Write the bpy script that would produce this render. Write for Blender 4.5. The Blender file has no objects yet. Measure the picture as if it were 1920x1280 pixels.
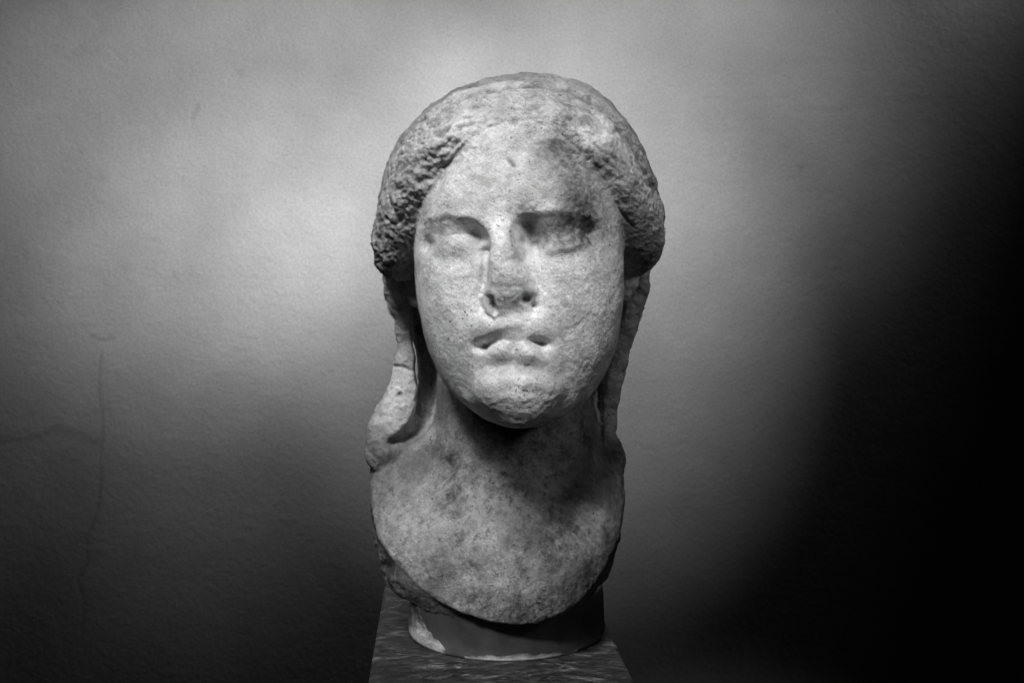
import bpy, math, random
import numpy as np
from mathutils import Vector

# ------------------------------------------------------------------ camera, world, lamps
S = 0.0005                 # metres per modelling unit (one unit is half a millimetre)
D = 2133.0                 # distance from the viewer to the middle of the head, in units
HZ = 494.0                 # eye level

scene = bpy.context.scene
cam_data = bpy.data.cameras.new("camera")
cam = bpy.data.objects.new("camera", cam_data)
scene.collection.objects.link(cam)
scene.camera = cam
cam.location = (0, -D * S, 0)
cam.rotation_euler = (math.radians(90), 0, 0)
cam_data.sensor_width = 36
cam_data.lens = D / 1920 * 36
cam_data.shift_y = -(640 - HZ) / 1920
cam_data.clip_end = 50
cam_data.dof.use_dof = True
cam_data.dof.focus_distance = D * S - 0.12
cam_data.dof.aperture_fstop = 14.0

world = bpy.data.worlds.new("World")
scene.world = world
world.use_nodes = True
world.node_tree.nodes["Background"].inputs[0].default_value = (1, 1, 1, 1)
world.node_tree.nodes["Background"].inputs[1].default_value = 0.0008

scene.view_settings.view_transform = 'Standard'
scene.view_settings.look = 'None'
scene.view_settings.exposure = 0.0
scene.view_settings.gamma = 1.0
scene.cycles.use_denoising = True
scene.cycles.max_bounces = 4
scene.cycles.sample_clamp_indirect = 4


def spot(name, loc, target, energy, angle, blend, size):
    d = bpy.data.lights.new(name, 'SPOT')
    d.energy = energy
    d.spot_size = math.radians(angle)
    d.spot_blend = blend
    d.shadow_soft_size = size
    o = bpy.data.objects.new(name, d)
    scene.collection.objects.link(o)
    o.location = loc
    o.rotation_euler = (Vector(target) - Vector(loc)).to_track_quat('-Z', 'Y').to_euler()
    return o


WALL_Y = 1.4
# key and side spots above the head; fill and foot spots added
spot("key_lamp", (-0.19, -0.68, 0.77), (-0.01, -0.12, 0.035), 128, 24.5, 1.0, 0.24)
spot("side_lamp", (-0.88, -0.48, 1.22), (-0.02, -0.06, 0.02), 8, 21, 1.0, 0.20)
spot("fill_lamp", (1.12, -0.78, 0.66), (0.02, -0.08, 0.0), 15, 21, 1.0, 0.15)
spot("foot_fill", (-0.50, -0.95, 0.36), (-0.03, -0.07, -0.335), 24, 14, 0.9, 0.05)  # unseen spot added to brighten the front of the mount
# unseen spots added and fitted to give the wall its glow
for _x, _y, _z, _tx, _tz, _e, _an, _bl in (
        (-0.257, 0.000, 1.435, -1.900, 0.075, 35.91, 54.0, 0.97),
        (0.071, 0.449, 0.750, 0.234, 0.453, 21.54, 66.6, 0.97),
        (0.003, 0.000, 0.750, -0.539, 0.304, 56.66, 45.0, 0.97),
        (1.393, 1.000, 1.103, -0.985, 0.443, 8.98, 122.5, 1.00),
        (-0.008, 0.040, 0.750, 0.058, 0.004, 40.98, 45.3, 1.00),
        (-0.323, 0.516, 0.750, -0.559, -0.013, 15.96, 45.0, 1.00),
        (0.127, 0.387, 0.750, -0.475, -0.015, 19.0, 17.0, 1.00), (-0.90, 0.85, 0.750, -0.72, -0.42, 3.0, 60.0, 1.00)):
    spot("wall_glow_spot", (_x, _y, _z), (_tx, WALL_Y, _tz), _e, _an, _bl, 0.02)


# ------------------------------------------------------------------ helpers
def P(px, py, y):
    k = 1 + y / D
    return ((px - 960) * k, y, (HZ - py) * k)


def smoothstep(a, b, x):
    t = np.clip((x - a) / (b - a), 0, 1)
    return t * t * (3 - 2 * t)


def smin(a, b, k):
    h = np.clip(0.5 + 0.5 * (b - a) / k, 0, 1)
    return b + (a - b) * h - k * h * (1 - h)


def smax(a, b, k):
    return -smin(-a, -b, k)


_rng = np.random.RandomState(7)
_perm = _rng.permutation(256).astype(np.int32)
_perm = np.concatenate([_perm, _perm])
_g = _rng.normal(size=(256, 3)).astype(np.float32)
_g /= np.linalg.norm(_g, axis=1)[:, None]


def noise3(p, scale, seed=0):
    """gradient noise, p (n,3) -> (n,), about -1..1"""
    q = p.astype(np.float32) / scale + seed * 17.31
    i = np.floor(q).astype(np.int32)
    f = q - i
    u = f * f * f * (f * (f * 6 - 15) + 10)
    i &= 255
    out = 0
    for dx in (0, 1):
        wx = u[:, 0] if dx else 1 - u[:, 0]
        a = _perm[(i[:, 0] + dx) & 255]
        for dy in (0, 1):
            wy = u[:, 1] if dy else 1 - u[:, 1]
            b = _perm[(a + i[:, 1] + dy) & 255]
            for dz in (0, 1):
                wz = u[:, 2] if dz else 1 - u[:, 2]
                g = _g[_perm[(b + i[:, 2] + dz) & 255]]
                out = out + wx * wy * wz * (g[:, 0] * (f[:, 0] - dx) + g[:, 1] * (f[:, 1] - dy) + g[:, 2] * (f[:, 2] - dz))
    return out * 1.6


def fbm(p, scale, octaves=3, seed=0, gain=0.5):
    out, a = 0, 1.0
    for k in range(octaves):
        out = out + a * noise3(p, scale / 2 ** k, seed + k)
        a *= gain
    return out


def surface_nets(F, origin, h):
    ins = F < 0
    n = np.array(F.shape)
    cnt = np.zeros(n - 1, np.int8)
    corners = [(a, b, c) for a in (0, 1) for b in (0, 1) for c in (0, 1)]
    sl = lambda c: tuple(slice(c[d], n[d] - 1 + c[d]) for d in range(3))
    for c in corners:
        cnt += ins[sl(c)]
    act = np.argwhere((cnt > 0) & (cnt < 8))
    idx = -np.ones(n - 1, np.int32)
    idx[tuple(act.T)] = np.arange(len(act))
    val = {c: F[tuple((act + np.array(c)).T)] for c in corners}
    acc = np.zeros((len(act), 3), np.float32)
    num = np.zeros(len(act), np.float32)
    for c in corners:
        for ax in range(3):
            if c[ax] == 0:
                d = list(c); d[ax] = 1; d = tuple(d)
                va, vb = val[c], val[d]
                m = (va < 0) != (vb < 0)
                t = np.where(m, va / np.where(m, va - vb, 1), 0)
                for e in range(3):
                    acc[:, e] += m * (c[e] + (t if e == ax else 0))
                num += m
    V = (act + acc / num[:, None]) * h + np.array(origin)
    quads = []
    for ax in range(3):
        a0 = [slice(0, None)] * 3; a1 = [slice(0, None)] * 3
        a0[ax] = slice(0, -1); a1[ax] = slice(1, None)
        s0, s1 = ins[tuple(a0)], ins[tuple(a1)]
        e = np.argwhere(s0 != s1)
        b, c = (ax + 1) % 3, (ax + 2) % 3
        e = e[(e[:, b] > 0) & (e[:, c] > 0) & (e[:, b] < n[b] - 1) & (e[:, c] < n[c] - 1)]
        sign = s0[tuple(e.T)]
        def cell(db, dc):
            q = e.copy(); q[:, b] -= db; q[:, c] -= dc
            return idx[tuple(q.T)]
        Q = np.stack([cell(1, 1), cell(0, 1), cell(0, 0), cell(1, 0)], 1)
        Q[~sign] = Q[~sign][:, ::-1]
        quads.append(Q)
    return V.astype(np.float32), np.concatenate(quads)


def vertex_normals(V, Q):
    a, b, c, d = (V[Q[:, k]] for k in range(4))
    fn = np.cross(c - a, d - b)
    N = np.zeros_like(V)
    for e in range(3):
        for k in range(4):
            N[:, e] += np.bincount(Q[:, k], fn[:, e], len(V))
    return N / np.maximum(np.linalg.norm(N, axis=1), 1e-9)[:, None]


# ------------------------------------------------------------------ materials
def new_mat(name):
    m = bpy.data.materials.new(name)
    m.use_nodes = True
    nt = m.node_tree
    return m, nt, nt.nodes, nt.links, nt.nodes["Principled BSDF"]


def nd(nodes, kind, **kw):
    n = nodes.new(kind)
    for k, v in kw.items():
        if k.startswith('i_'):
            n.inputs[int(k[2:]) if k[2:].isdigit() else k[2:]].default_value = v
        else:
            setattr(n, k, v)
    return n


def ramp(nodes, stops):
    r = nodes.new("ShaderNodeValToRGB")
    e = r.color_ramp.elements
    while len(e) < len(stops):
        e.new(0.5)
    for el, (p, v) in zip(e, stops):
        el.position = p
        el.color = (v, v, v, 1)
    return r


def noise_node(nodes, links, coord, scale, detail=4, rough=0.6, stretch=None, dist=0.0):
    n = nodes.new("ShaderNodeTexNoise")
    n.inputs["Scale"].default_value = scale
    n.inputs["Detail"].default_value = detail
    n.inputs["Roughness"].default_value = rough
    n.inputs["Distortion"].default_value = dist
    if stretch:
        mp = nodes.new("ShaderNodeMapping")
        mp.inputs["Scale"].default_value = stretch
        links.new(coord, mp.inputs[0]); coord = mp.outputs[0]
    links.new(coord, n.inputs["Vector"])
    return n


def mathn(nodes, links, op, a, b):
    m = nodes.new("ShaderNodeMath"); m.operation = op
    for k, v in enumerate((a, b)):
        if isinstance(v, (int, float)):
            m.inputs[k].default_value = v
        else:
            links.new(v, m.inputs[k])
    return m.outputs[0]


def marble_material():
    m, nt, N, L, bs = new_mat("weathered_marble")
    co = N.new("ShaderNodeTexCoord").outputs["Object"]
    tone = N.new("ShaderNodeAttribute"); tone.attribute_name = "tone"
    rgh = N.new("ShaderNodeAttribute"); rgh.attribute_name = "wear"
    n1 = noise_node(N, L, co, 34, 5, 0.65)
    n2 = noise_node(N, L, co, 170, 6, 0.72, dist=0.5)
    n3 = noise_node(N, L, co, 640, 3, 0.75)
    rt = N.new("ShaderNodeMapping"); rt.inputs["Rotation"].default_value = (0, math.radians(-38), 0)
    L.new(co, rt.inputs[0])
    n4 = noise_node(N, L, rt.outputs[0], 150, 5, 0.7, (0.45, 1, 2.4), 0.4)
    r1 = ramp(N, [(0.30, 0.66), (0.50, 0.96), (0.70, 1.2)]); L.new(n1.outputs[0], r1.inputs[0])
    r2 = ramp(N, [(0.28, 0.42), (0.45, 0.95), (0.72, 1.2)]); L.new(n2.outputs[0], r2.inputs[0])
    r3 = ramp(N, [(0.28, 0.70), (0.50, 1.0), (0.74, 1.28)]); L.new(n3.outputs[0], r3.inputs[0])
    r4 = ramp(N, [(0.30, 0.82), (0.50, 1.0), (0.70, 1.12)]); L.new(n4.outputs[0], r4.inputs[0])
    g0 = noise_node(N, L, co, 14, 3, 0.6)
    g1 = ramp(N, [(0.38, 0.15), (0.62, 1.0)]); L.new(g0.outputs[0], g1.inputs[0])
    gx = N.new("ShaderNodeMix"); gx.data_type = 'FLOAT'
    L.new(g1.outputs[0], gx.inputs[0]); gx.inputs[2].default_value = 1.0; L.new(r2.outputs[0], gx.inputs[3])
    v = mathn(N, L, 'MULTIPLY', r1.outputs[0], gx.outputs[0])
    v = mathn(N, L, 'MULTIPLY', v, r3.outputs[0])
    v = mathn(N, L, 'MULTIPLY', v, r4.outputs[0])
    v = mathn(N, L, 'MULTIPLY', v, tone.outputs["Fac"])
    # dirt that has settled in mottled patches, and small black pits
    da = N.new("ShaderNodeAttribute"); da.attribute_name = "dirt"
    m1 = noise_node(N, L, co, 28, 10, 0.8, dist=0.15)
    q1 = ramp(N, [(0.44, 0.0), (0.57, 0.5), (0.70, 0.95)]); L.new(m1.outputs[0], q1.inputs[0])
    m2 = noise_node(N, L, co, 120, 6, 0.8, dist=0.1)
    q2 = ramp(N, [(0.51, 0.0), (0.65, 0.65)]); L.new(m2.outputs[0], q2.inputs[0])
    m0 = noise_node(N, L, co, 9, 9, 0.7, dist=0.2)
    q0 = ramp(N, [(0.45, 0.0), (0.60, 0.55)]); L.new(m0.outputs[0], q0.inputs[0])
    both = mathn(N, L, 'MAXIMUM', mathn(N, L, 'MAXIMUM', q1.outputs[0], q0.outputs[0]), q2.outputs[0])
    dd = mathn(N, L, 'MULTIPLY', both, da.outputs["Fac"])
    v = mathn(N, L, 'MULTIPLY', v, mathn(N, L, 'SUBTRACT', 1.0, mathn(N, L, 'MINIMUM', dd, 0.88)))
    pn = noise_node(N, L, co, 260, 3, 0.6, dist=0.5)
    pr = ramp(N, [(0.62, 0.0), (0.68, 1.0)]); L.new(pn.outputs[0], pr.inputs[0])
    gate = noise_node(N, L, co, 24, 3, 0.6)
    gr = ramp(N, [(0.44, 0.0), (0.58, 1.0)]); L.new(gate.outputs[0], gr.inputs[0])
    pit = mathn(N, L, 'MULTIPLY', mathn(N, L, 'MULTIPLY', pr.outputs[0], gr.outputs[0]), 0.8)
    v = mathn(N, L, 'MULTIPLY', v, mathn(N, L, 'SUBTRACT', 1.0, pit))
    v = mathn(N, L, 'MULTIPLY', v, 0.74)
    cb = N.new("ShaderNodeCombineColor")
    for k in range(3):
        L.new(v, cb.inputs[k])
    L.new(cb.outputs[0], bs.inputs["Base Color"])
    bs.inputs["Roughness"].default_value = 0.46
    bs.inputs["Specular IOR Level"].default_value = 0.5
    b1 = N.new("ShaderNodeBump"); b1.inputs["Distance"].default_value = 0.0022
    L.new(n2.outputs[0], b1.inputs["Height"])
    st = mathn(N, L, 'MULTIPLY_ADD', rgh.outputs["Fac"], 0.55)
    st.node.inputs[2].default_value = 0.45
    L.new(st, b1.inputs["Strength"])
    b2 = N.new("ShaderNodeBump"); b2.inputs["Distance"].default_value = 0.0009
    b2.inputs["Strength"].default_value = 0.9
    L.new(n3.outputs[0], b2.inputs["Height"]); L.new(b1.outputs[0], b2.inputs["Normal"])
    L.new(b2.outputs[0], bs.inputs["Normal"])
    return m


# ------------------------------------------------------------------ the carved head: solid shapes
def catmull(xs, ys, x):
    """smooth interpolation (pchip-like, finite difference tangents)"""
    xs = np.asarray(xs, float); ys = np.asarray(ys, float)
    h = np.diff(xs); dl = np.diff(ys) / h
    m = np.zeros(len(xs))
    for i in range(1, len(xs) - 1):
        if dl[i - 1] * dl[i] > 0:
            w1, w2 = 2 * h[i] + h[i - 1], h[i] + 2 * h[i - 1]
            m[i] = (w1 + w2) / (w1 / dl[i - 1] + w2 / dl[i])
    m[0], m[-1] = dl[0], dl[-1]
    k = np.clip(np.searchsorted(xs, x) - 1, 0, len(h) - 1)
    t = np.clip((x - xs[k]) / h[k], 0, 1)
    t2, t3 = t * t, t * t * t
    return (ys[k] * (2 * t3 - 3 * t2 + 1) + m[k] * h[k] * (t3 - 2 * t2 + t)
            + ys[k + 1] * (-2 * t3 + 3 * t2) + m[k + 1] * h[k] * (t3 - t2))


class Loft:
    """stacked cross-sections; rows of (py, left px, right px, front y, centre y, back y)"""
    def __init__(self, rows, yref, power=2.0, zref=None):
        rows = sorted(rows, key=lambda r: -r[0])
        if yref is None:
            k = np.array([1 + r[4] / D for r in rows]); kz = k
        else:
            k = np.full(len(rows), 1 + yref / D); kz = np.full(len(rows), 1 + (yref if zref is None else zref) / D)
        z = [(HZ - r[0]) * q for r, q in zip(rows, kz)]
        self.z0, self.z1 = z[0], z[-1]
        self.zz = np.linspace(z[0], z[-1], 600)
        f = lambda vals: catmull(z, vals, self.zz)
        self.xl = f([(r[1] - 960) * q for r, q in zip(rows, k)]); self.xr = f([(r[2] - 960) * q for r, q in zip(rows, k)])
        self.yf, self.yc, self.yb = (f([r[i] for r in rows]) for i in (3, 4, 5))
        self.n = f([power(r[0]) for r in rows]) if callable(power) else np.full(600, float(power))

    def __call__(self, x, y, z):
        t = (z - self.z0) / (self.z1 - self.z0) * 599
        g = lambda a: np.interp(t, np.arange(600), a).astype(np.float32)
        xl, xr, yf, yc, yb = g(self.xl), g(self.xr), g(self.yf), g(self.yc), g(self.yb)
        xc = (xl + xr) / 2; hw = np.maximum((xr - xl) / 2, 2)
        dy = y - yc
        hd = np.maximum(np.where(dy < 0, yc - yf, yb - yc), 2)
        u = np.abs((x - xc) / hw) + 1e-4; v = np.abs(dy / hd) + 1e-4
        n = g(self.n)
        r = (u ** n + v ** n) ** (1 / n)
        gr = np.sqrt(((u / r) ** (n - 1) / hw) ** 2 + ((v / r) ** (n - 1) / hd) ** 2)
        d = (r - 1) / gr
        return np.maximum(d, np.maximum(z - self.z1, self.z0 - z)).astype(np.float32)


class Chain:
    """round-ended tapering tube through points (x, y, z, r), optionally squashed along y"""
    def __init__(self, pts, sq=(1, 1, 1)):
        self.p = [np.array(q, float) for q in pts]; self.sq = sq

    def box(self, pad):
        a = np.array([q[:3] for q in self.p]); r = max(q[3] for q in self.p) * 1.0
        s = np.array(self.sq)
        return a.min(0) - r / s - pad, a.max(0) + r / s + pad

    def __call__(self, x, y, z):
        sx, sy, sz = self.sq
        x, y, z = x * sx, y * sy, z * sz
        out = None
        P_ = [np.array([q[0] * sx, q[1] * sy, q[2] * sz, q[3]]) for q in self.p]
        segs = list(zip(P_[:-1], P_[1:])) or [(P_[0], P_[0] + np.array([0.01, 0, 0, 0]))]
        for a, b in segs:
            ab = b[:3] - a[:3]
            t = np.clip(((x - a[0]) * ab[0] + (y - a[1]) * ab[1] + (z - a[2]) * ab[2]) / max(ab @ ab, 1e-6), 0, 1)
            d = np.sqrt((x - a[0] - t * ab[0]) ** 2 + (y - a[1] - t * ab[1]) ** 2 + (z - a[2] - t * ab[2]) ** 2) - (a[3] + t * (b[3] - a[3]))
            out = d if out is None else np.minimum(out, d)
        return out.astype(np.float32)


def tube(pts, sq=(1, 1, 1)):
    return Chain([P(a, b, y) + (r,) for a, b, y, r in pts], sq)


class Ell:
    def __init__(self, px, py, y, rx, ry, rz, rot=0.0):
        self.c = P(px, py, y); self.r = (rx, ry, rz); self.ca, self.sa = math.cos(math.radians(rot)), math.sin(math.radians(rot))

    def box(self, pad):
        c = np.array(self.c); m = max(self.r) + pad
        return c - m, c + m

    def __call__(self, x, y, z):
        dx, dy, dz = x - self.c[0], y - self.c[1], z - self.c[2]
        dx, dz = dx * self.ca - dz * self.sa, dx * self.sa + dz * self.ca     # rot > 0: right end up -> clockwise in picture is negative
        a, b, c = dx / self.r[0], dy / self.r[1], dz / self.r[2]
        k0 = np.sqrt(a * a + b * b + c * c) + 1e-5
        k1 = np.sqrt((a / self.r[0]) ** 2 + (b / self.r[1]) ** 2 + (c / self.r[2]) ** 2) + 1e-7
        return (k0 * (k0 - 1) / k1).astype(np.float32)


face = Loft([
    (185, 925, 1010, -150, -60, 60), (205, 903, 1037, -184, -60, 60), (225, 868, 1080, -210, -70, 90), (260, 828, 1118, -245, -90, 120), (300, 804, 1141, -268, -100, 130),
    (350, 788, 1156, -286, -110, 140), (400, 780, 1163, -292, -118, 140), (450, 777, 1167, -290, -124, 140),
    (510, 778, 1168, -290, -128, 120), (560, 783, 1167, -294, -132, 90), (610, 792, 1162, -298, -136, 60),
    (650, 802, 1154, -300, -138, 30), (686, 816, 1141, -301, -140, 10), (714, 831, 1126, -304, -146, -20), (739, 851, 1107, -305, -156, -50),
    (760, 876, 1083, -303, -172, -80), (779, 902, 1050, -297, -196, -130), (791, 930, 1017, -287, -218, -170), (799, 954, 986, -266, -240, -215)],
    None, lambda py: float(np.interp(py, [560, 640, 720, 790], [2.3, 2.15, 1.9, 2.1])))
neck = Loft([
    (560, 820, 1112, -70, 40, 170), (700, 816, 1114, -100, 30, 165), (800, 814, 1116, -118, 25, 160), (850, 804, 1118, -130, 20, 155),
    (890, 782, 1132, -150, 15, 150), (930, 756, 1146, -168, 10, 150), (980, 726, 1160, -178, 0, 150), (1060, 720, 1150, -176, 0, 120), (1110, 760, 1110, -150, 0, 80)], -20, 2.1)
chest = Loft([
    (800, 740, 1120, -24, 40, 120), (825, 712, 1146, -34, 38, 130), (850, 694, 1160, -48, 32, 140), (890, 684, 1175, -82, 20, 145), (930, 684, 1180, -122, 8, 145),
    (980, 686, 1180, -184, -10, 140), (1020, 690, 1178, -200, -20, 140), (1060, 700, 1170, -212, -25, 130),
    (1100, 715, 1150, -220, -30, 120), (1140, 750, 1120, -222, -30, 110), (1180, 800, 1090, -218, -30, 100), (1215, 830, 1060, -210, -30, 80)], -60,
    lambda py: float(np.interp(py, [830, 900, 960, 1030], [1.55, 1.7, 2.0, 2.3])), -120)
under = Loft([
    (960, 696, 1166, -110, 10, 130), (1010, 702, 1158, -130, 10, 130), (1060, 712, 1140, -140, 10, 130), (1098, 724, 1125, -146, 10, 125),
    (1116, 745, 1110, -150, 10, 120), (1135, 790, 1090, -152, 10, 110), (1150, 850, 1050, -150, 10, 90)], 10, 2.2, -60)

# outline of the front edge of the chest, a smooth polygon in x, z at the front plane
RIM = [(678, 780), (682, 860), (684, 900), (690, 960), (704, 1005), (735, 1050), (775, 1088), (820, 1118), (870, 1143), (920, 1159), (965, 1167),
       (1010, 1165), (1050, 1155), (1090, 1134), (1120, 1103), (1148, 1055), (1166, 1005), (1176, 950), (1179, 900), (1182, 780)]


def poly_sdf(pts, x, z):
    d = np.full(x.shape, 1e9, np.float32); s = np.ones(x.shape, np.float32)
    n = len(pts)
    for i in range(n):
        ax, az = pts[i]; bx, bz = pts[i - 1]
        ex, ez = bx - ax, bz - az; wx, wz = x - ax, z - az
        t = np.clip((wx * ex + wz * ez) / (ex * ex + ez * ez), 0, 1)
        d = np.minimum(d, (wx - ex * t) ** 2 + (wz - ez * t) ** 2)
        c1, c2, c3 = z >= az, z < bz, ex * wz > ez * wx
        s = np.where((c1 & c2 & c3) | (~c1 & ~c2 & ~c3), -s, s)
    return s * np.sqrt(d)


def chest_cut(x, y, z):
    # depth of the rim runs from the sides (near y=-40) to the front (y=-200)
    yy = np.interp(z, [-620, -520, -440, -360], [-205, -150, -70, -20])
    k = 1 + yy / D
    rim = [((a - 960), (HZ - b)) for a, b in RIM]
    edge = poly_sdf(rim, x / k, z / k)
    return smax(chest(x, y, z), edge, 10)


hair_cap = Loft([           # the front mass of hair, seen from the front
    (163, 960, 1040, -120, -70, 20), (167, 915, 1075, -140, -70, 30), (174, 882, 1096, -155, -70, 40), (186, 848, 1118, -178, -70, 60), (215, 806, 1155, -212, -65, 80), (250, 773, 1184, -236, -60, 90),
    (290, 746, 1204, -238, -55, 95), (340, 724, 1222, -236, -50, 95), (400, 708, 1234, -215, -45, 95), (450, 700, 1238, -180, -40, 90),
    (485, 703, 1230, -130, -40, 80), (512, 716, 1212, -100, -40, 60)], -60, 2.3)
back = Loft([
    (139, 990, 1022, -40, 60, 120), (143, 925, 1062, -50, 50, 160), (152, 880, 1096, -76, 45, 200), (170, 838, 1130, -98, 50, 230), (200, 796, 1160, -110, 50, 255), (240, 757, 1192, -120, 50, 270),
    (290, 728, 1217, -100, 50, 280), (340, 711, 1236, -80, 50, 285), (400, 703, 1248, -60, 50, 285), (440, 700, 1250, -50, 50, 280),
    (480, 702, 1240, -40, 50, 270), (520, 724, 1216, -20, 60, 255), (560, 745, 1200, 30, 110, 245), (600, 752, 1190, 52, 120, 235), (700, 775, 1150, 56, 120, 215), (820, 770, 1140, 50, 110, 190)], 20, 2.1, -20)

hair_bits = [   # rolls of hair that frame the face
    (tube([(940, 212, -190, 24), (880, 238, -208, 34), (830, 285, -205, 42), (792, 345, -172, 46), (768, 405, -128, 50), (752, 455, -95, 50), (748, 480, -80, 44)]), 22),
    (tube([(1000, 212, -190, 24), (1060, 238, -208, 34), (1110, 285, -205, 42), (1150, 345, -172, 46), (1180, 400, -125, 50), (1196, 445, -90, 48), (1198, 462, -75, 42)]), 22),
]
lock_l = tube([(738, 510, 10, 22), (746, 555, 20, 26), (762, 600, 30, 24), (770, 645, 34, 26), (768, 690, 30, 30), (758, 735, 22, 34), (742, 775, 8, 40), (724, 812, -4, 38), (716, 848, -12, 34)], (1, 1.7, 1))
lock_r = tube([(1196, 500, 10, 24), (1190, 550, 25, 28), (1172, 605, 40, 28), (1156, 650, 50, 28), (1144, 710, 56, 26), (1134, 765, 56, 24), (1126, 815, 44, 26), (1138, 860, 16, 38)], (1, 1.5, 1))
ear_l = tube([(762, 512, -45, 18), (772, 540, -52, 17), (780, 566, -52, 12)], (1, 1, 1))
ear_r = tube([(1184, 500, -45, 18), (1180, 530, -50, 17), (1172, 556, -50, 12)], (1, 1, 1))

nose = Loft([
    (372, 915, 968, -284, -250, -200), (400, 909, 970, -291, -250, -200), (440, 908, 968, -312, -250, -200), (480, 910, 975, -325, -250, -200), (520, 909, 996, -324, -250, -200),
    (550, 902, 1008, -316, -250, -200), (572, 899, 1010, -307, -250, -200), (590, 908, 1002, -297, -250, -200), (608, 925, 985, -291, -250, -200)], -300, 2.8)
nose.box = lambda pad: (np.array([-75 - pad, -330 - pad, -115 - pad]), np.array([55 + pad, -200 + pad, 120 + pad]))
FACE_OPS = [   # (solid, blend, +1 add / -1 carve)

    (nose, 11, 1),
    (Ell(962, 612, -281, 60, 15, 24, 0), 26, 1),          # upper lip
    (Ell(962, 664, -284, 46, 15, 19, 0), 14, 1),          # lower lip
    (Ell(968, 729, -286, 68, 31, 38, 0), 26, 1),          # chin
]


def body_field(x, y, z):
    d = face(x, y, z)
    for s, k, sg in FACE_OPS:
        lo, hi = s.box(60)
        if x.ndim == 3:
            xs, ys, zs = x[:, 0, 0], y[0, :, 0], z[0, 0, :]
            sl = tuple(slice(*np.searchsorted(a, (lo[i], hi[i]))) for i, a in enumerate((xs, ys, zs)))
        else:
            sl = (x > lo[0]) & (x < hi[0]) & (y > lo[1]) & (y < hi[1]) & (z > lo[2]) & (z < hi[2])
        v = s(x[sl], y[sl], z[sl])
        d[sl] = smin(d[sl], v, k) if sg > 0 else smax(d[sl], -v, k)
    n = smin(neck(x, y, z), chest_cut(x, y, z), 26)
    n = smin(n, under(x, y, z), 6)
    return smin(d, n, 8)


def boxed(s, x, y, z, pad=60):
    lo, hi = s.box(pad)
    out = np.full(x.shape, 200, np.float32)
    if x.ndim == 3:
        xs, ys, zs = x[:, 0, 0], y[0, :, 0], z[0, 0, :]
        sl = tuple(slice(*np.searchsorted(a, (lo[i], hi[i]))) for i, a in enumerate((xs, ys, zs)))
    else:
        sl = (x > lo[0]) & (x < hi[0]) & (y > lo[1]) & (y < hi[1]) & (z > lo[2]) & (z < hi[2])
    out[sl] = s(x[sl], y[sl], z[sl])
    return out


def hair_field(x, y, z):
    d = hair_cap(x, y, z)
    for s, k in hair_bits:
        d = smin(d, boxed(s, x, y, z), k)
    return d


COMPONENTS = [("body", body_field, 0), ("hair", hair_field, lambda x, y, z: 6 + 44 * smoothstep(110, 215, z) + 12 * smoothstep(20, 90, x) * smoothstep(-10, 90, z)), ("back_hair", back, 5),
              ("hair_lock", lambda x, y, z: boxed(lock_l, x, y, z), 12), ("hair_lock", lambda x, y, z: boxed(lock_r, x, y, z), 12),
              ("ear", lambda x, y, z: boxed(ear_l, x, y, z), 8), ("ear", lambda x, y, z: boxed(ear_r, x, y, z), 8)]
CARVES = [  # drilled hollows beside the neck
    (tube([(733, 835, -60, 14), (755, 826, -48, 17), (778, 808, -20, 19), (796, 780, 20, 20), (803, 730, 50, 21), (799, 670, 55, 22), (788, 610, 55, 20), (780, 580, 50, 13)], (1, .26, 1)), 5),
    (tube([(1134, 838, -30, 9), (1129, 810, 0, 11), (1124, 760, 30, 9), (1130, 710, 34, 9), (1146, 640, 20, 9), (1164, 580, 10, 10)], (1, .36, 1)), 5),
]


def build_solid(h=4.0):
    xs = np.arange(-315, 315 + h, h, dtype=np.float32)
    ys = np.arange(-365, 310 + h, h, dtype=np.float32)
    zs = np.arange(-655, 385 + h, h, dtype=np.float32)
    X, Y, Z = np.meshgrid(xs, ys, zs, indexing='ij')
    F = None
    for name, f, k in COMPONENTS:
        v = f(X, Y, Z)
        F = v if F is None else smin(F, v, k(X, Y, Z) if callable(k) else k)
    for s, k in CARVES:
        v = boxed(s, X, Y, Z)
        F = smax(F, -v, k)
    return surface_nets(F, (xs[0], ys[0], zs[0]), h)


def subdivide(V, Q):
    me = bpy.data.meshes.new("tmp"); fill_mesh(me, V, Q)
    ob = bpy.data.objects.new("tmp", me); scene.collection.objects.link(ob)
    md = ob.modifiers.new("s", 'SUBSURF'); md.levels = 1
    ev = ob.evaluated_get(bpy.context.evaluated_depsgraph_get()).to_mesh()
    V2 = np.empty(len(ev.vertices) * 3, np.float32); ev.vertices.foreach_get("co", V2)
    Q2 = np.empty(len(ev.polygons) * 4, np.int32); ev.polygons.foreach_get("vertices", Q2)
    ob.to_mesh_clear()
    bpy.data.objects.remove(ob); bpy.data.meshes.remove(me)
    return V2.reshape(-1, 3), Q2.reshape(-1, 4)


def fill_mesh(me, V, Q):
    me.vertices.add(len(V)); me.vertices.foreach_set("co", np.ascontiguousarray(V, np.float32).ravel())
    me.loops.add(Q.size); me.loops.foreach_set("vertex_index", np.ascontiguousarray(Q, np.int32).ravel())
    me.polygons.add(len(Q)); me.polygons.foreach_set("loop_start", np.arange(len(Q), dtype=np.int32) * Q.shape[1])
    me.update(calc_edges=True)


# ------------------------------------------------------------------ sculpting strokes on the solid
# (parts it may touch, points (px, py, strength), width, height; below zero cuts in)
ST = []


def stroke(parts, pts, w, h, soft=2.0, to="shape"):
    ST.append((parts.split(), [(p + (1.0,))[:3] for p in pts], w, h, soft, to))


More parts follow.
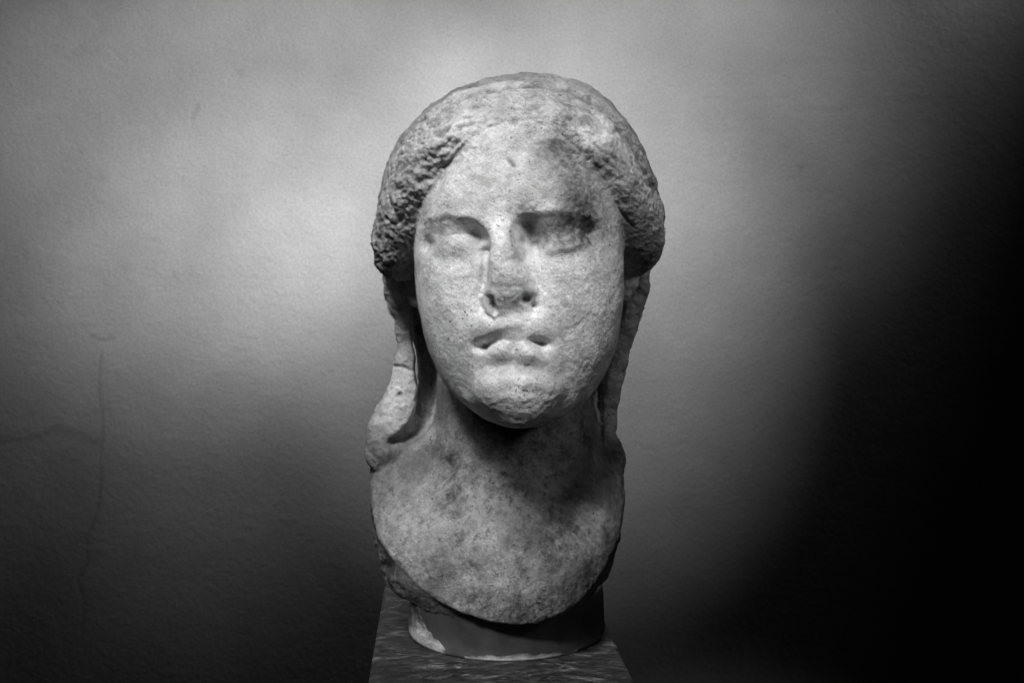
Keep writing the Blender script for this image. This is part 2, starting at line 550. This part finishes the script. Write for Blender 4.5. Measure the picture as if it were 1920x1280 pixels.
def sculpt(V, N, lab, names):
    k = D / (D + V[:, 1])
    u = V[:, 0] * k + 960; v = HZ - V[:, 2] * k
    front = smoothstep(-0.05, 0.25, -N[:, 1])
    fields = {n: np.zeros(len(V), np.float32) for n in ('shape', 'wear', 'tone', 'dirt')}
    sel = {n: np.isin(lab, [i for i, (m, _, _) in enumerate(COMPONENTS) if m == n]) for n in names}
    for parts, pts, w, h, soft, to in ST:
        a = np.array([p[:2] for p in pts]); pad = w * 2.6
        m = (u > a[:, 0].min() - pad) & (u < a[:, 0].max() + pad) & (v > a[:, 1].min() - pad) & (v < a[:, 1].max() + pad) & (front > 0)
        pm = np.zeros(len(V), bool)
        for n in parts:
            pm |= sel['body'] & (V[:, 1] < -120) & (v < 815) if n == 'face' else sel['body'] & (v > 780) & (V[:, 2] < -285) if n == 'chest' else sel[n]
        ii = np.nonzero(m & pm)[0]
        if not len(ii):
            continue
        uu, vv = u[ii], v[ii]
        best = np.full(len(ii), 1e9); amp = np.zeros(len(ii))
        if len(pts) == 1:
            best = (uu - pts[0][0]) ** 2 + (vv - pts[0][1]) ** 2; amp[:] = pts[0][2]
        for (ax, ay, aa), (bx, by, ba) in zip(pts[:-1], pts[1:]):
            ex, ey = bx - ax, by - ay
            t = np.clip(((uu - ax) * ex + (vv - ay) * ey) / max(ex * ex + ey * ey, 1e-6), 0, 1)
            d = (uu - ax - t * ex) ** 2 + (vv - ay - t * ey) ** 2
            c = d < best
            best = np.where(c, d, best); amp = np.where(c, aa + t * (ba - aa), amp)
        fields[to][ii] += (h * amp * np.exp(-(np.sqrt(best) / w) ** soft) * front[ii]).astype(np.float32)
    return fields, u, v



# mouth
stroke('face', [(893, 650, .5), (906, 652, 1), (922, 644, .8), (940, 638, .25), (985, 640, .1), (1003, 643, .6), (1019, 646, 1), (1032, 646, .3)], 6.5, -12)
stroke('face', [(898, 650, .7), (912, 645, 1), (930, 637, .6)], 10, -9)
stroke('face', [(905, 653)], 8, -7)
stroke('face', [(1004, 640, .6), (1018, 645, 1)], 9, -10)
stroke('face', [(900, 642, .8), (920, 634, 1), (960, 630, .4), (1000, 636, .5)], 14, -4)
stroke('face', [(922, 617, .7), (945, 611, 1), (972, 604, .7)], 9, 3.5)
stroke('face', [(933, 659)], 15, 7)
stroke('face', [(990, 661)], 16, 7)
stroke('face', [(1000, 668), (1024, 674, .6)], 10, 3)
stroke('face', [(962, 650), (966, 674)], 8, -4)
stroke('face', [(905, 695, .4), (932, 689, .9), (956, 683, 1), (985, 690, .9), (1020, 699, .8), (1042, 705, .2)], 11, -7)
stroke('face', [(915, 720, .8), (960, 712, 1), (1010, 716, 1), (1045, 730, .5)], 16, 5)
stroke('face', [(905, 741, .6), (960, 745), (1025, 748, .6)], 7, 1.5)
# nostrils and the rims of the nose
stroke('face', [(921, 560, .5), (923, 572, 1), (928, 585, .6)], 5.5, -15)
stroke('face', [(896, 556, .3), (902, 576, 1), (911, 591, 1), (925, 600, .8), (938, 593, .4)], 4.5, -6)
stroke('face', [(987, 562)], 6.5, -15)
stroke('face', [(1003, 574)], 5.5, -9)
stroke('face', [(1001, 586, .8), (993, 602, .4)], 6, -4)
stroke('face', [(985, 520, .8), (998, 545, 1)], 9, 5)
stroke('face', [(918, 470, .7), (920, 520, 1), (912, 548, .8)], 6, 4)
stroke('face', [(985, 490, .6), (1004, 520, .8), (1018, 545, .5)], 9, -5)
# eyes and cheeks
stroke('face', [(850, 522), (858, 556, .6)], 36, 9)
stroke('face', [(1084, 522), (1080, 560, .6)], 38, 9)
stroke('face', [(805, 409, .7), (837, 401, 1), (876, 406, 1), (902, 419, .8), (914, 440, .4)], 8, 3)
stroke('face', [(972, 425, .3), (980, 405, .7), (1000, 396, 1), (1044, 394, 1), (1090, 399, 1), (1115, 410, .5)], 9, 3)
stroke('face', [(800, 442, .7), (826, 437, .9), (856, 435, 1), (885, 438, 1)], 20, -10)
stroke('face', [(884, 432, .8), (896, 446, 1), (902, 466, .7)], 15, -23)
stroke('face', [(906, 470, 1), (909, 495, .9), (906, 528, .7), (901, 548, .4)], 7, -12)
stroke('face', [(826, 446, .3), (850, 440, 1), (882, 441, .6)], 4, -3)
stroke('face', [(842, 459), (862, 459)], 16, 5)
stroke('face', [(822, 482, .6), (852, 490), (884, 484, .6)], 10, -2)
stroke('face', [(801, 459)], 13, -11)
stroke('face', [(801, 459)], 13, -.35, to="tone")
stroke('face', [(1025, 438, .6), (1060, 436, .7), (1106, 434, .8)], 24, -11)
stroke('face', [(992, 424, .9), (998, 442, 1), (1004, 466, .75), (1008, 495, .4), (1010, 522, .15)], 19, -30)
stroke('face', [(982, 455, .8), (986, 480, .8), (994, 510, .3)], 8, -6)
stroke('face', [(1006, 458), (1012, 468, .6)], 9, -8)
stroke('face', [(1050, 456), (1082, 452)], 16, 5)
stroke('face', [(1035, 470, .6), (1068, 466, 1), (1100, 452, .7)], 6, 1.5)
stroke('face', [(1030, 480, .6), (1070, 482, 1), (1108, 468, .6)], 12, -1.5)
stroke('face', [(1108, 434)], 11, -7)
stroke('face', [(1080, 612, .6), (1088, 606, 1), (1106, 590, .3)], 4.5, -1.6)
stroke('face', [(953, 299), (963, 311)], 4, -1.5)
# the hanging locks: chips and a nick
stroke('hair_lock', [(738, 687, 1), (756, 688, 1), (770, 695, .4)], 3.5, -6)
stroke('hair_lock', [(749, 739)], 5, -7)
stroke('hair_lock', [(749, 739)], 6, -.6, to="tone")
stroke('hair_lock', [(722, 565, 1), (735, 600, 1)], 8, -5)
stroke('hair_lock', [(1212, 560, 1), (1198, 592, 1)], 8, -5)
stroke('hair_lock', [(1168, 700, 1)], 8, -6)
stroke('hair_lock', [(1158, 770, 1)], 8, -6)
# edge of the front hair against the band behind it
stroke('back_hair hair', [(738, 300, .5), (760, 262, .8), (785, 232, 1), (820, 205, 1), (850, 186, 1), (900, 175, 1), (950, 166, 1), (1010, 163, 1), (1060, 170, 1), (1110, 192, 1), (1150, 222, 1), (1190, 272, 1), (1215, 325, .8)], 5, -9)
stroke('hair', [(760, 272, .8), (785, 242, 1), (820, 215, 1), (850, 197, 1), (900, 186, 1), (950, 177, 1), (1010, 174, 1), (1060, 181, 1), (1110, 203, 1), (1150, 234, 1)], 8, 6)
stroke('back_hair hair', [(1085, 182, .4), (1130, 207, 1), (1170, 246, 1), (1200, 295, 1), (1222, 345, 1)], 7, -8)
# waves of the hair
stroke('hair body', [(882, 236, .4), (862, 243, 1), (850, 240, .8), (838, 246, 1), (828, 256, 1), (815, 254, .8), (803, 258, 1), (793, 268, .5)], 5.5, -4)
stroke('hair body', [(852, 268, .5), (838, 278, 1), (822, 281, 1), (815, 294, 1), (805, 302, 1), (790, 304, .9), (778, 313, .5)], 6, -4)
stroke('hair body', [(848, 298, .4), (826, 312, 1), (808, 325, 1), (794, 338, .6)], 10, -4.5)
stroke('hair body', [(880, 262, .3), (862, 258, 1), (848, 256, 1), (834, 266, .6)], 6, 5)
stroke('hair', [(905, 178, .3), (885, 184, 1), (868, 192, .8), (852, 190, 1), (838, 204, .6)], 4, -5)
stroke('hair', [(940, 171, .4), (915, 182, 1), (900, 190, .7), (880, 196, 1), (862, 208, .6)], 4, -4)
stroke('hair body', [(900, 205, .4), (878, 210, 1), (860, 218, .8), (845, 222, 1), (820, 232, .6)], 4, -4)
stroke('hair', [(800, 222, .4), (784, 240, 1), (772, 262, .7), (760, 278, .4)], 5, -4)
stroke('hair body', [(1108, 300, .4), (1130, 350, 1), (1148, 400, 1), (1156, 440, .4)], 8, -4)
stroke('hair body', [(850, 286, .3), (822, 340, 1), (803, 385, 1), (790, 420, .6)], 7, -6)
stroke('hair', [(1160, 395, .4), (1172, 408, 1), (1186, 425, .5)], 4, -5)
stroke('hair', [(1185, 300, .4), (1205, 325, 1), (1218, 350, .8)], 5, -5)
stroke('hair back_hair', [(1226, 350, .5), (1230, 362, 1), (1234, 374, .6)], 5, -12)
stroke('back_hair', [(920, 167, .3), (880, 173, 1), (850, 184, 1), (836, 194, .5)], 5, -7)
stroke('back_hair hair', [(1110, 183, .4), (1150, 212, 1), (1185, 256, 1), (1207, 300, .6)], 6, -6)
stroke('chest', [(1112, 880, .3), (1090, 930, 1), (1062, 985, .8), (1050, 1020, .2)], 34, -8)
stroke('chest', [(956, 925, .4), (959, 938, 1), (956, 950, .5)], 2.2, -2.5)
stroke('chest', [(956, 925, .4), (959, 938, 1), (956, 950, .5)], 2.4, -.8, to="tone")
stroke('chest', [(958, 1146, .6), (956, 1160, 1)], 2.6, -.8, to="tone")
stroke('chest', [(797, 1053, .5), (799, 1070, 1), (808, 1084, .8), (818, 1090, .3)], 2.4, -2)
stroke('chest', [(797, 1053, .5), (799, 1070, 1), (808, 1084, .8), (818, 1090, .3)], 2.4, -.45, to="tone")
stroke('face', [(1008, 440, .8), (1055, 446), (1105, 440)], 28, -.62, to="tone")  # stain over the right eye, deepened to stand for socket shade
stroke('face', [(835, 455), (875, 458)], 20, -.18, to="tone")  # left eye darkened in colour to stand for socket shade
stroke('face', [(940, 440), (950, 520), (955, 570)], 26, -.35, to="dirt")
stroke('face', [(940, 440), (950, 520), (955, 570)], 24, .14, to="tone")
# worn zones
stroke('face hair', [(985, 392), (1040, 380), (1100, 390)], 26, 1.0, to="wear")
stroke('face hair', [(1050, 200), (1090, 330)], 40, 0.8, to="wear")
stroke('face', [(950, 480), (965, 580), (965, 635)], 30, 0.4, to="wear")
stroke('face', [(1060, 445), (1110, 435)], 26, 1.0, to="wear")
stroke('face', [(920, 752), (1030, 752)], 18, 0.45, to="wear")
stroke('face', [(800, 415), (850, 404)], 14, 0.8, to="wear")
stroke('face', [(1090, 600), (1110, 700)], 50, 0.25, to="wear")
stroke('chest', [(790, 1095), (960, 1150), (1090, 1110)], 26, 1.0, to="wear")
# how dirty the stone is
stroke('face', [(850, 540), (870, 600, .6)], 60, -.5, to="dirt")
stroke('face', [(900, 360)], 70, -.25, to="dirt")
stroke('face', [(1090, 520)], 50, -.25, to="dirt")
stroke('face hair', [(1070, 250), (1085, 400)], 55, .45, to="dirt")
stroke('face', [(1110, 640), (1060, 740)], 50, .2, to="dirt")
stroke('back_hair hair', [(840, 192), (900, 173), (960, 164), (1010, 161), (1070, 170), (1120, 197), (1165, 240), (1200, 290), (1225, 345)], 4, -.4, to="tone")  # groove along the crown band darkened in colour, as crease shade
# stains of the stone
stroke('face hair', [(1040, 280), (1080, 320), (1095, 372)], 40, -.55, to="tone")
stroke('face', [(1085, 412)], 30, -.3, to="tone")
stroke('chest', [(1092, 890), (1070, 945), (1050, 1000), (1035, 1025, .5)], 36, -.5, to="tone")
stroke('chest', [(885, 880), (900, 920)], 22, -.22, to="tone")
stroke('chest', [(930, 930), (960, 965), (1000, 985)], 26, -.32, to="tone")
stroke('chest', [(985, 900), (1010, 940)], 20, -.28, to="tone")
stroke('chest', [(760, 930), (775, 945)], 12, -.25, to="tone")
stroke('chest', [(1130, 1010), (1100, 1090)], 20, -.3, to="tone")
stroke('chest', [(1080, 1060)], 30, -.25, to="tone")
stroke('face', [(850, 535)], 42, .28, to="tone")
stroke('face', [(1090, 525)], 44, .12, to="tone")
stroke('face', [(975, 712)], 30, .15, to="tone")
stroke('face', [(1025, 386)], 24, .2, to="tone")
stroke('hair face', [(1112, 252)], 34, .3, to="tone")
stroke('hair body', [(870, 225)], 45, .2, to="tone")
stroke('face', [(860, 350), (935, 400)], 45, .1, to="tone")
stroke('hair', [(735, 350, .6), (745, 420), (755, 490)], 44, -.42, to="tone")  # outer left hair made darker
stroke('back_hair', [(850, 170), (1000, 150), (1150, 200), (1225, 330)], 20, -.3, to="tone")
stroke('hair', [(1190, 380, .5), (1205, 470)], 44, -.4, to="tone")  # outer right hair made darker towards the bottom
stroke('face', [(953, 299, .7), (958, 305, 1), (964, 312, .8)], 5, -.55, to="tone")
stroke('face', [(952, 331)], 5, -.4, to="tone")


import time
_t = time.time()
V, Q = build_solid()
V, Q = subdivide(V, Q)
N = vertex_normals(V, Q)
vals = np.stack([f(V[:, 0].copy(), V[:, 1].copy(), V[:, 2].copy()) for _, f, _ in COMPONENTS], 1)
lab = vals.argmin(1)
names = sorted({n for n, _, _ in COMPONENTS})
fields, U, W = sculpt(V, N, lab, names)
print("solid", len(V), time.time() - _t)
view = np.array([0, -1, 0], np.float32)
dirn = N * 0.45 + view * 0.55 * (N[:, 1:2] < 0)
dirn /= np.linalg.norm(dirn, axis=1)[:, None]
V = V + dirn * fields['shape'][:, None]
wear = np.clip(fields['wear'] + 0.3 * (V[:, 2] < -290), 0, 1.5)

is_body, is_hair, is_back = lab == 0, lab == 1, lab == 2
is_lock = lab >= 3
n_big = fbm(V, 70, 2, 3)
n_mid = fbm(V, 26, 3, 11)
n_fine = fbm(V, 9, 2, 23)
wq = V + 9 * np.stack([noise3(V, 40, 31), noise3(V, 40, 32), noise3(V, 40, 33)], 1)
relief = 1.6 * n_big + 0.7 * n_mid + 0.45 * n_fine
relief += np.clip(wear - 0.3 * (V[:, 2] < -290), 0, 2) * (1.4 * noise3(V, 21, 71) + 0.5 * n_fine + 0.7 * noise3(V, 5.5, 72))
billow = np.abs(noise3(wq, 30, 41)) - 0.25
billow2 = np.abs(noise3(wq, 14, 42)) - 0.25
left = smoothstep(930, 800, U)
low = smoothstep(250, 380, W)
relief += is_hair * left * (billow * (3.5 + 2.5 * low) + billow2 * 1.2 + 2.2 * n_mid + 2.0 * n_fine + 1.0 * noise3(V, 6, 73))
ang = math.radians(35)
q = np.stack([(V[:, 0] * math.cos(ang) - V[:, 2] * math.sin(ang)) * 0.35, V[:, 1] * 0.5, V[:, 0] * math.sin(ang) + V[:, 2] * math.cos(ang)], 1)
streak = noise3(q, 9, 51) + 0.6 * noise3(q, 5, 52)
relief += is_hair * (1 - left) * (1.0 * streak + 1.6 * (np.abs(noise3(wq, 44, 44)) - .2) + 0.6 * n_fine)
seam = np.exp(-((vals[:, 1] - vals[:, 0]) / 16) ** 2) * smoothstep(340, 280, W)
relief += seam * (2.6 * noise3(V, 17, 77) + 1.4 * n_mid + 1.2 * n_fine)
relief += is_back * (2.4 * n_mid)
rho = np.hypot(U - 965, (W - 480) * 0.93)
th = np.arctan2(965 - U, 480 - W)
wob = rho + 4.5 * np.sin(th * 24 + 0.03 * rho) + 5 * noise3(V, 45, 75)
strand = 1 - 2.2 * np.abs(np.sin(math.pi * wob / 17)) ** 0.7
up = smoothstep(345, 290, W) * (0.4 + 0.6 * smoothstep(-0.25, 0.1, th)) * np.clip(0.55 + 1.3 * noise3(V, 50, 76), 0, 1)
relief -= is_hair * up * 3.4 * strand
relief += is_body * (V[:, 2] < -300) * 1.1 * n_mid
relief += is_lock * (1.8 * n_mid + 2.5 * n_big + 0.4 * n_fine)
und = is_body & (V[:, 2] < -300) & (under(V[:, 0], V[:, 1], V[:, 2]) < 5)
relief += und * (2.4 * n_mid + 1.2 * n_fine)
edge = np.exp(-(chest_cut(V[:, 0], V[:, 1], V[:, 2]) / 6) ** 2) * 0
V = V + N * relief[:, None]
patch = fbm(V, 55, 3, 61)
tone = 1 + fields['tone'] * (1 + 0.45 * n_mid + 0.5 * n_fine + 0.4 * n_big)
tone *= 1 + 0.10 * patch
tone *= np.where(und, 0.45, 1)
lower = smoothstep(-285, -345, V[:, 2]) * (0.72 + 0.28 * smoothstep(720, 900, U + 40 * n_big))  # stained neck and chest, darkened further in place of weaker light
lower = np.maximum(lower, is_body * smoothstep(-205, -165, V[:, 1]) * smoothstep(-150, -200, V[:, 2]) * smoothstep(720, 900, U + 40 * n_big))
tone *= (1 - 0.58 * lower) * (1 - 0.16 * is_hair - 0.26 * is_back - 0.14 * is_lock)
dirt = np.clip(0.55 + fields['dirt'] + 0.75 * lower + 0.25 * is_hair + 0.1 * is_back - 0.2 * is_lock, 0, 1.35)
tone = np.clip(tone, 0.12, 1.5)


marble = marble_material()
N = vertex_normals(V, Q)
base_z = -628.0
bust_loc = np.array([0, 0, base_z])


def part_mesh(name, comps, parent=None):
    qa = np.isin(lab[Q], comps).sum(1)
    # a quad belongs to the part that owns its first corner
    keep = np.isin(lab[Q[:, 0]], comps)
    q = Q[keep]
    used, inv = np.unique(q, return_inverse=True)
    me = bpy.data.meshes.new(name)
    fill_mesh(me, (V[used] - bust_loc) * S, inv.reshape(-1, 4))
    me.polygons.foreach_set("use_smooth", np.ones(len(q), bool))
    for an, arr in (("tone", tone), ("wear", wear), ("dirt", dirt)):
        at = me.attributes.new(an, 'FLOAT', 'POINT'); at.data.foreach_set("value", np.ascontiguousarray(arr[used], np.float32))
    me.normals_split_custom_set_from_vertices(N[used].tolist())
    me.materials.append(marble)
    o = bpy.data.objects.new(name, me); scene.collection.objects.link(o)
    if parent:
        o.parent = parent
    return o


bust = part_mesh("marble_bust", [0])
bust.location = bust_loc * S
bust["label"] = "weathered ancient marble head of a woman with broken nose, on a round mount"
bust["category"] = "bust"
for name, comps in (("hair", [1]), ("back_hair", [2]), ("hair_lock", [3]), ("hair_lock", [4]), ("ear", [5]), ("ear", [6])):
    part_mesh(name, comps, bust)

# ------------------------------------------------------------------ mount, pedestal, wall
def simple_obj(name, verts, faces, mat, smooth=True):
    me = bpy.data.meshes.new(name); me.from_pydata(verts, [], faces); me.update()
    if smooth:
        me.polygons.foreach_set("use_smooth", np.ones(len(me.polygons), bool))
    me.materials.append(mat)
    o = bpy.data.objects.new(name, me); scene.collection.objects.link(o)
    return o


def plain(name, v, rough=0.7):
    m, nt, Nn, L, bs = new_mat(name)
    bs.inputs["Base Color"].default_value = (v, v, v, 1); bs.inputs["Roughness"].default_value = rough
    return m


def veined_stone():
    m, nt, N, L, bs = new_mat("dark_veined_stone")
    co = N.new("ShaderNodeTexCoord").outputs["Object"]
    a = noise_node(N, L, co, 15, 9, 0.78, (1.0, 2.3, 2.3), 2.6)
    b = noise_node(N, L, co, 95, 6, 0.8, (0.8, 1.5, 1.5), 1.0)
    ra = ramp(N, [(0.38, 0.006), (0.47, 0.022), (0.55, 0.052), (0.65, 0.22)]); L.new(a.outputs[0], ra.inputs[0])
    rb = ramp(N, [(0.36, 0.15), (0.47, 0.9), (0.66, 2.2)]); L.new(b.outputs[0], rb.inputs[0])
    v = mathn(N, L, 'MULTIPLY', ra.outputs[0], rb.outputs[0])
    cb = N.new("ShaderNodeCombineColor")
    for k in range(3):
        L.new(v, cb.inputs[k])
    L.new(cb.outputs[0], bs.inputs["Base Color"])
    bs.inputs["Roughness"].default_value = 0.6
    bp = N.new("ShaderNodeBump"); bp.inputs["Distance"].default_value = 0.0025; bp.inputs["Strength"].default_value = 0.7
    L.new(b.outputs[0], bp.inputs["Height"]); L.new(bp.outputs[0], bs.inputs["Normal"])
    return m


def chipped_paint():
    m, nt, N, L, bs = new_mat("chipped_grey_paint")
    co = N.new("ShaderNodeTexCoord").outputs["Object"]
    at = N.new("ShaderNodeAttribute"); at.attribute_name = "scrape"
    a = noise_node(N, L, co, 60, 5, 0.7, (1, 1, 2.2), 0.5)
    c = noise_node(N, L, co, 45, 4, 0.6)
    sub = mathn(N, L, 'SUBTRACT', a.outputs[0], 0.5)
    sc = mathn(N, L, 'MULTIPLY', sub, 1.5)
    sm_ = mathn(N, L, 'ADD', at.outputs["Fac"], sc)
    r = ramp(N, [(0.40, 0.0), (0.62, 0.45), (0.90, 1.0)]); L.new(sm_, r.inputs[0])
    gate = mathn(N, L, 'MULTIPLY', r.outputs[0], mathn(N, L, 'GREATER_THAN', at.outputs["Fac"], 0.02))
    rc = ramp(N, [(0.3, 0.06), (0.7, 0.12)]); L.new(c.outputs[0], rc.inputs[0])
    mx = N.new("ShaderNodeMix"); mx.data_type = 'FLOAT'
    L.new(gate, mx.inputs[0]); L.new(rc.outputs[0], mx.inputs[2]); mx.inputs[3].default_value = 0.78
    cb = N.new("ShaderNodeCombineColor")
    for k in range(3):
        L.new(mx.outputs[0], cb.inputs[k])
    L.new(cb.outputs[0], bs.inputs["Base Color"])
    bs.inputs["Roughness"].default_value = 0.28
    bp = N.new("ShaderNodeBump"); bp.inputs["Distance"].default_value = 0.001; bp.inputs["Strength"].default_value = 0.5
    L.new(a.outputs[0], bp.inputs["Height"]); L.new(bp.outputs[0], bs.inputs["Normal"])
    return m


def make_mount():
    prof = [(120, -598), (168, -600), (176, -602), (181, -608)]
    prof += [(182 + 3 * k / 14, -608 - 76 * k / 14) for k in range(1, 15)] + [(183.5, -688), (0.5, -688)]
    n = 160; vs = []; fs = []; scr = []
    for r, z in prof:
        for i in range(n):
            a = 2 * math.pi * i / n
            phi = math.degrees(math.atan2(math.cos(a), -math.sin(a)))          # 0 faces the viewer, negative to the left
            wob = 1.2 * math.sin(3 * a + 1) + 0.8 * math.sin(7 * a)
            vs.append((r * math.cos(a) * S, r * math.sin(a) * S, (z + 688 + (wob if z > -610 else 0)) * S))
            h = (z + 688) / 80
            edge = -34 - 30 * h + 3 * math.sin(9 * h)
            t = 0.0
            if -100 < phi < edge:
                t = 0.80 - 0.50 * h - 0.004 * abs(phi + 60)
            if -24 < phi < 44:
                t = max(t, 1.15 - 5.0 * h - 0.011 * abs(phi - 2))
            scr.append(max(t, 0))
    for j in range(len(prof) - 1):
        for i in range(n):
            fs.append((j * n + i, (j + 1) * n + i, (j + 1) * n + (i + 1) % n, j * n + (i + 1) % n))
    fs.append(tuple(range(n)))
    o = simple_obj("round_mount", vs, fs, chipped_paint())
    at = o.data.attributes.new("scrape", 'FLOAT', 'POINT'); at.data.foreach_set("value", scr)
    o.location = (-10 * S, 20 * S, -688 * S)
    o["label"] = "low round mount in dark grey paint, scraped pale along its foot, under the marble head"
    o["category"] = "mount"
    return o


make_mount()


def make_pedestal():
    w, d, h = 436, 640, 1900
    nx, ny = 90, 110
    xs = np.linspace(-w / 2, w / 2, nx); ys = np.linspace(-d / 2, d / 2, ny)
    A, B = np.meshgrid(xs, ys, indexing='ij')
    top = np.stack([A.ravel(), B.ravel(), np.zeros(A.size)], 1)
    border = np.minimum(w / 2 - np.abs(top[:, 0]), d / 2 - np.abs(top[:, 1]))
    rel = 0.5 * fbm(top, 30, 3, 81) - np.maximum(0, 4 - border) * 0.6 * (1 + noise3(top, 25, 82))
    far = np.hypot(top[:, 0] - 26, top[:, 1] + 29) > 188
    top[:, 2] = rel * far - 0.8
    me_v = [tuple(v * S) for v in top]
    idx = lambda i, j: i * ny + j
    fs = [(idx(i, j), idx(i + 1, j), idx(i + 1, j + 1), idx(i, j + 1)) for i in range(nx - 1) for j in range(ny - 1)]
    loop = [idx(i, 0) for i in range(nx)] + [idx(nx - 1, j) for j in range(1, ny)] + [idx(i, ny - 1) for i in range(nx - 2, -1, -1)] + [idx(0, j) for j in range(ny - 2, 0, -1)]
    prev = loop
    for z in (-12, -60, -h):
        cur = []
        for q in loop:
            cur.append(len(me_v)); me_v.append((top[q, 0] * S, top[q, 1] * S, z * S))
        for a in range(len(loop)):
            b = (a + 1) % len(loop)
            fs.append((prev[b], prev[a], cur[a], cur[b]))
        prev = cur
    fs.append(tuple(prev[::-1]))
    o = simple_obj("pedestal", me_v, fs, veined_stone(), smooth=False)
    o.location = (-37.6 * S, 47 * S, -688 * S)
    o.rotation_euler = (0, 0, math.radians(3.65))
    o["label"] = "dark veined stone pedestal block carrying the round mount"
    o["category"] = "pedestal"


make_pedestal()


def plaster_material():
    m, nt, N, L, bs = new_mat("painted_plaster")
    co = N.new("ShaderNodeTexCoord").outputs["Object"]
    at = N.new("ShaderNodeAttribute"); at.attribute_name = "tone"
    a = noise_node(N, L, co, 5, 5, 0.6)
    b = noise_node(N, L, co, 75, 4, 0.65)
    c = noise_node(N, L, co, 240, 3, 0.7)
    ra = ramp(N, [(0.3, 0.52), (0.7, 0.64)]); L.new(a.outputs[0], ra.inputs[0])
    rc = ramp(N, [(0.3, 0.80), (0.7, 1.20)]); L.new(c.outputs[0], rc.inputs[0])
    v = mathn(N, L, 'MULTIPLY', ra.outputs[0], at.outputs["Fac"])
    v = mathn(N, L, 'MULTIPLY', v, rc.outputs[0])
    cb = N.new("ShaderNodeCombineColor")
    for k in range(3):
        L.new(v, cb.inputs[k])
    L.new(cb.outputs[0], bs.inputs["Base Color"])
    bs.inputs["Roughness"].default_value = 0.75
    bs.inputs["Specular IOR Level"].default_value = 0.2
    b1 = N.new("ShaderNodeBump"); b1.inputs["Distance"].default_value = 0.0034; b1.inputs["Strength"].default_value = 0.7
    L.new(b.outputs[0], b1.inputs["Height"])
    L.new(b1.outputs[0], bs.inputs["Normal"])
    return m


def make_wall():
    k = (1 + WALL_Y / S / D) * S
    x = np.concatenate([[-4, -2.5, -1.8], np.arange(-1.36, 1.36, 0.0038), [1.36, 1.8, 2.5, 4]])
    z = np.concatenate([[-2.4, -1.6], np.arange(-1.16, 0.76, 0.0038), [0.76, 1.2, 2.4]])
    A, B = np.meshgrid(x, z, indexing='ij')
    p = np.stack([A.ravel(), np.zeros(A.size), B.ravel()], 1)
    u = p[:, 0] / k + 960; v = HZ - p[:, 2] / k
    rel = 0.0004 * fbm(p, 0.30, 2, 90) + 0.00022 * fbm(p * np.array([1, 1, 1.4]), 0.06, 2, 91) + 0.00030 * noise3(p, 0.026, 92) + 0.00016 * noise3(p, 0.014, 93)
    tone = np.ones(len(p))

    def line(pts, w, depth, dark, wig=0.0):
        best = np.full(len(p), 1e9)
        uu = u + wig * noise3(p, 0.05, 95); vv = v + wig * noise3(p, 0.05, 96)
        for (ax, ay), (bx, by) in zip(pts[:-1], pts[1:]):
            ex, ey = bx - ax, by - ay
            t = np.clip(((uu - ax) * ex + (vv - ay) * ey) / (ex * ex + ey * ey), 0, 1)
            best = np.minimum(best, (uu - ax - t * ex) ** 2 + (vv - ay - t * ey) ** 2)
        g = np.exp(-best / w ** 2)
        return depth * g, dark * g

    for pts, w, dp, dk, wig in (
            ([(190, 662), (186, 730), (192, 800), (189, 880), (184, 955), (166, 1010), (163, 1060), (146, 1085), (158, 1130), (155, 1190)], 3.2, -0.0007, 0.2, 5),
            ([(-20, 838), (20, 826), (70, 820), (105, 802), (140, 818), (180, 828)], 8, -0.0005, 0.2, 6),
            ([(172, 632), (190, 638), (214, 636)], 4, -0.0009, 0.18, 2),
            ([(1320, 182), (1370, 190), (1420, 186), (1475, 181)], 3.5, -0.0005, 0.05, 5),
            ([(1460, 205), (1530, 208), (1620, 200), (1720, 190)], 6, -0.0003, 0.04, 6),
            ([(362, 222), (370, 200)], 5, -0.0009, 0.15, 1), ([(130, 112), (160, 85), (188, 62)], 8, -0.0008, 0.07, 6), ([(150, 110), (180, 95)], 6, -0.0008, 0.06, 5),
            ([(1190, 832), (1206, 842), (1225, 845)], 4, -0.0009, 0.08, 2), ([(1260, 840), (1285, 828)], 4, -0.0007, 0.05, 2),
            ([(300, 550), (318, 530), (326, 515)], 6, -0.0008, 0.04, 4), ([(110, 565), (145, 548)], 4, 0.0007, 0, 2), ([(1500, 316), (1503, 317)], 5, -0.0008, 0.15, 0),
            ([(450, 136), (451, 137)], 7, -0.0002, 0.12, 0), ([(234, 500), (235, 501)], 8, -0.0002, 0.10, 0), ([(128, 420), (129, 421)], 7, -0.0002, 0.10, 0),
            ([(190, 328), (191, 336)], 6, -0.0002, 0.10, 0), ([(640, 308), (642, 309)], 3, -0.0003, 0.15, 0)):
        a, b = line(pts, w, dp, dk, wig)
        rel = rel + a; tone = tone - b
    co = np.stack([p[:, 0], -rel, p[:, 2]], 1)
    nx, nz = len(x), len(z)
    I = np.arange(nx * nz).reshape(nx, nz)
    Q = np.stack([I[:-1, :-1], I[1:, :-1], I[1:, 1:], I[:-1, 1:]], -1).reshape(-1, 4)
    me = bpy.data.meshes.new("wall")
    fill_mesh(me, co, Q)
    me.polygons.foreach_set("use_smooth", np.ones(len(Q), bool))
    at = me.attributes.new("tone", 'FLOAT', 'POINT'); at.data.foreach_set("value", tone.astype(np.float32))
    me.materials.append(plaster_material())
    o = bpy.data.objects.new("wall", me); scene.collection.objects.link(o)
    o.location = (0, WALL_Y, 0)
    o["kind"] = "structure"


make_wall()
